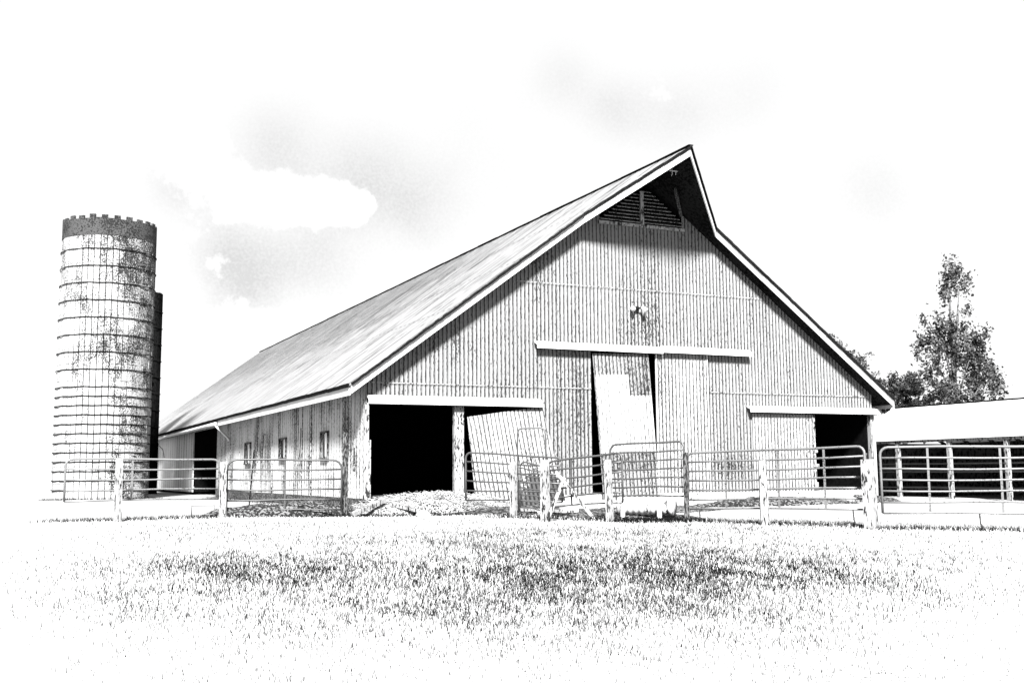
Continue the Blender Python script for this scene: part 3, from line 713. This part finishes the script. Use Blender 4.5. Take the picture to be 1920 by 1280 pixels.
tree('tall ragged birch with a narrow drooping crown, rightmost of the trees', 34.0, 10.2,
     [(-.15, 0, 10.5, .42, .5, 1.2), (.75, 0, 10.8, .5, .6, 1.0), (.55, 0, 9.2, .45, .5, .8), (-.95, 0, 8.0, .95, 1.0, .8), (-1.6, 0, 7.1, .6, .7, .8), (-1.25, 0, 5.7, .75, .9, 1.0), (.1, 0, 6.7, .7, .8, 1.2),
      (-.35, 0, 4.7, .9, .9, .7), (1.5, 0, 7.4, .9, 1, 1.2), (2.0, 0, 5.6, 1.1, 1, 1.2), (1.1, 0, 4.3, 1.2, 1, .8)], 150, 62, .085, 10.3, .17, droop=.16)
tree('rounded tree above the left end of the shed roof', 37.0, 16.8, [(-.6, 0, 5.5, 1.5, 1.2, 1.0), (.8, 0, 5.8, 1.4, 1.2, 1.0), (-1.4, 0, 4.6, 1.1, 1, 1), (1.9, 0, 4.8, 1.1, 1, 1), (.2, 0, 4.5, 1.8, 1.4, 1.0)], 150, 40, .10, 5.6, .2)
tree('distant tree with its crown just showing over the right roof slope', 42.9, 28.0, [(-1.6, 0, 9.3, 1.4, 1.5, 1.2), (.2, 0, 8.3, 1.7, 1.5, 1.2), (2.0, 0, 7.0, 1.8, 1.5, 1.2), (3.4, 0, 6.0, 1.5, 1.4, 1.3), (0, 0, 6.6, 2.2, 1.6, 1.4)], 260, 26, .10, 8.6, .3)

# ---------------------------------------------------------------- grass
def grass(n_, dark, name, label, size):
    cam_xy = np.array([-9.318, -29.793]); fwd = np.array([.42098, .89916]); rgt = np.array([.90602, -.42318])
    d = 5.5 + (28.5 - 5.5) * RNG.random(n_ * 6) ** .95; lat = (RNG.random(n_ * 6) * 2 - 1) * .52 * d
    xy = cam_xy + d[:, None] * fwd + lat[:, None] * rgt
    keep = (xy[:, 1] < -.6) | (xy[:, 0] < -.2)
    u = lat / d
    if dark:   # the dead tufts stand thickest in a belt across the middle of the pasture
        dens = np.exp(-((d - 13.2) / 3.9) ** 2) * (13 / np.maximum(d, 13)) ** 2.2 + .85 * np.exp(-((d - 21) / 6) ** 2) * (14 / np.maximum(d, 14)) ** 2 + .004
        dens *= np.exp(-(np.abs(u - .01) / .345) ** 4)
        pn = np.array([noise.noise(Vector((x * .5, y * .28, 1.7))) + .8 * noise.noise(Vector((x * 1.9, y * .9, 4.0))) + .6 * noise.noise(Vector((x * 6, y * 3, 9.0))) for x, y in xy])
        dens *= np.clip(.40 + .48 * pn, .20, .66)
        keep &= RNG.random(len(d)) < dens
    xy = xy[keep][:n_]; k = len(xy)
    z = np.array([gz(x, y) for x, y in xy])
    h = size[0] + (size[1] - size[0]) * RNG.random(k) ** 1.5; w = size[2] * (.6 + .8 * RNG.random(k)); dd = (xy - cam_xy) @ fwd; h = h * np.clip(dd / 13, .5, 1.0); w = w * np.clip(dd / 13, .6, 1.1)
    ang = RNG.random(k) * math.pi * 2; ln = RNG.normal(size=(k, 2)) * .35
    lift = RNG.random(k) * .05 if dark else np.zeros(k)
    ax = np.stack([np.cos(ang) * w, np.sin(ang) * w], 1)
    v = np.zeros((k, 4, 3)); v[:, 0, :2] = xy - ax; v[:, 1, :2] = xy + ax; v[:, 2, :2] = xy + ax * .5 + ln * h[:, None]; v[:, 3, :2] = xy - ax * .3 + ln * h[:, None]
    v[:, 0, 2] = v[:, 1, 2] = z - .01 + lift; v[:, 2, 2] = v[:, 3, 2] = z + h + lift
    me = bpy.data.meshes.new(name); me.vertices.add(k * 4); me.vertices.foreach_set('co', v.ravel())
    me.loops.add(k * 4); me.loops.foreach_set('vertex_index', np.arange(k * 4, dtype=np.int32))
    me.polygons.add(k); me.polygons.foreach_set('loop_start', np.arange(0, k * 4, 4, dtype=np.int32)); 
    me.update(calc_edges=True); me.validate()
    me.materials.append(MT['blade_dark' if dark else 'blade_pale'])
    o = bpy.data.objects.new(name, me); COL.objects.link(o); return tag(o, label, 'grass', kind='stuff')
grass(130000, True, 'dead_grass', 'dark dead grass tufts scattered across the pale pasture', (.012, .05, .0042))
grass(60000, False, 'dry_grass', 'short pale dry grass covering the pasture', (.02, .07, .006))
# weeds along the gates
wd = MB()
for _ in range(13000):
    t = random.random(); line = random.choice([((-8.5, -1.6), (-4.2, -1.3)), ((-7.6, 22.2), (-2.6, 22.4)), ((-.5, .5), (-.5, 22)), ((7.4, -12.1), (10.2, -14.5)), ((-4.0, -1.2), (-1.0, -1.9)), ((-1, -2.0), (1.7, -3.3)), ((1.8, -4.8), (3.8, -7.7)), ((3.8, -7.7), (5.5, -8.1)), ((5.5, -8.1), (7.4, -12.1)), ((3.8, -7.7), (5.5, -8.1))])
    x = line[0][0] + t * (line[1][0] - line[0][0]) + random.gauss(0, .2); y = line[0][1] + t * (line[1][1] - line[0][1]) + random.gauss(0, .25)
    z = gz(x, y); h = random.uniform(.03, .13); a = random.uniform(0, 6.28); w = .008
    wd.add([(x - w * math.cos(a), y - w * math.sin(a), z - .01), (x + w * math.cos(a), y + w * math.sin(a), z - .01), (x + random.gauss(0, .04), y + random.gauss(0, .04), z + h)], [(0, 1, 2)])
tag(wd.build('weeds', MT['blade_dark']), 'thin dark weeds growing along the foot of the gates', 'weeds', kind='stuff')
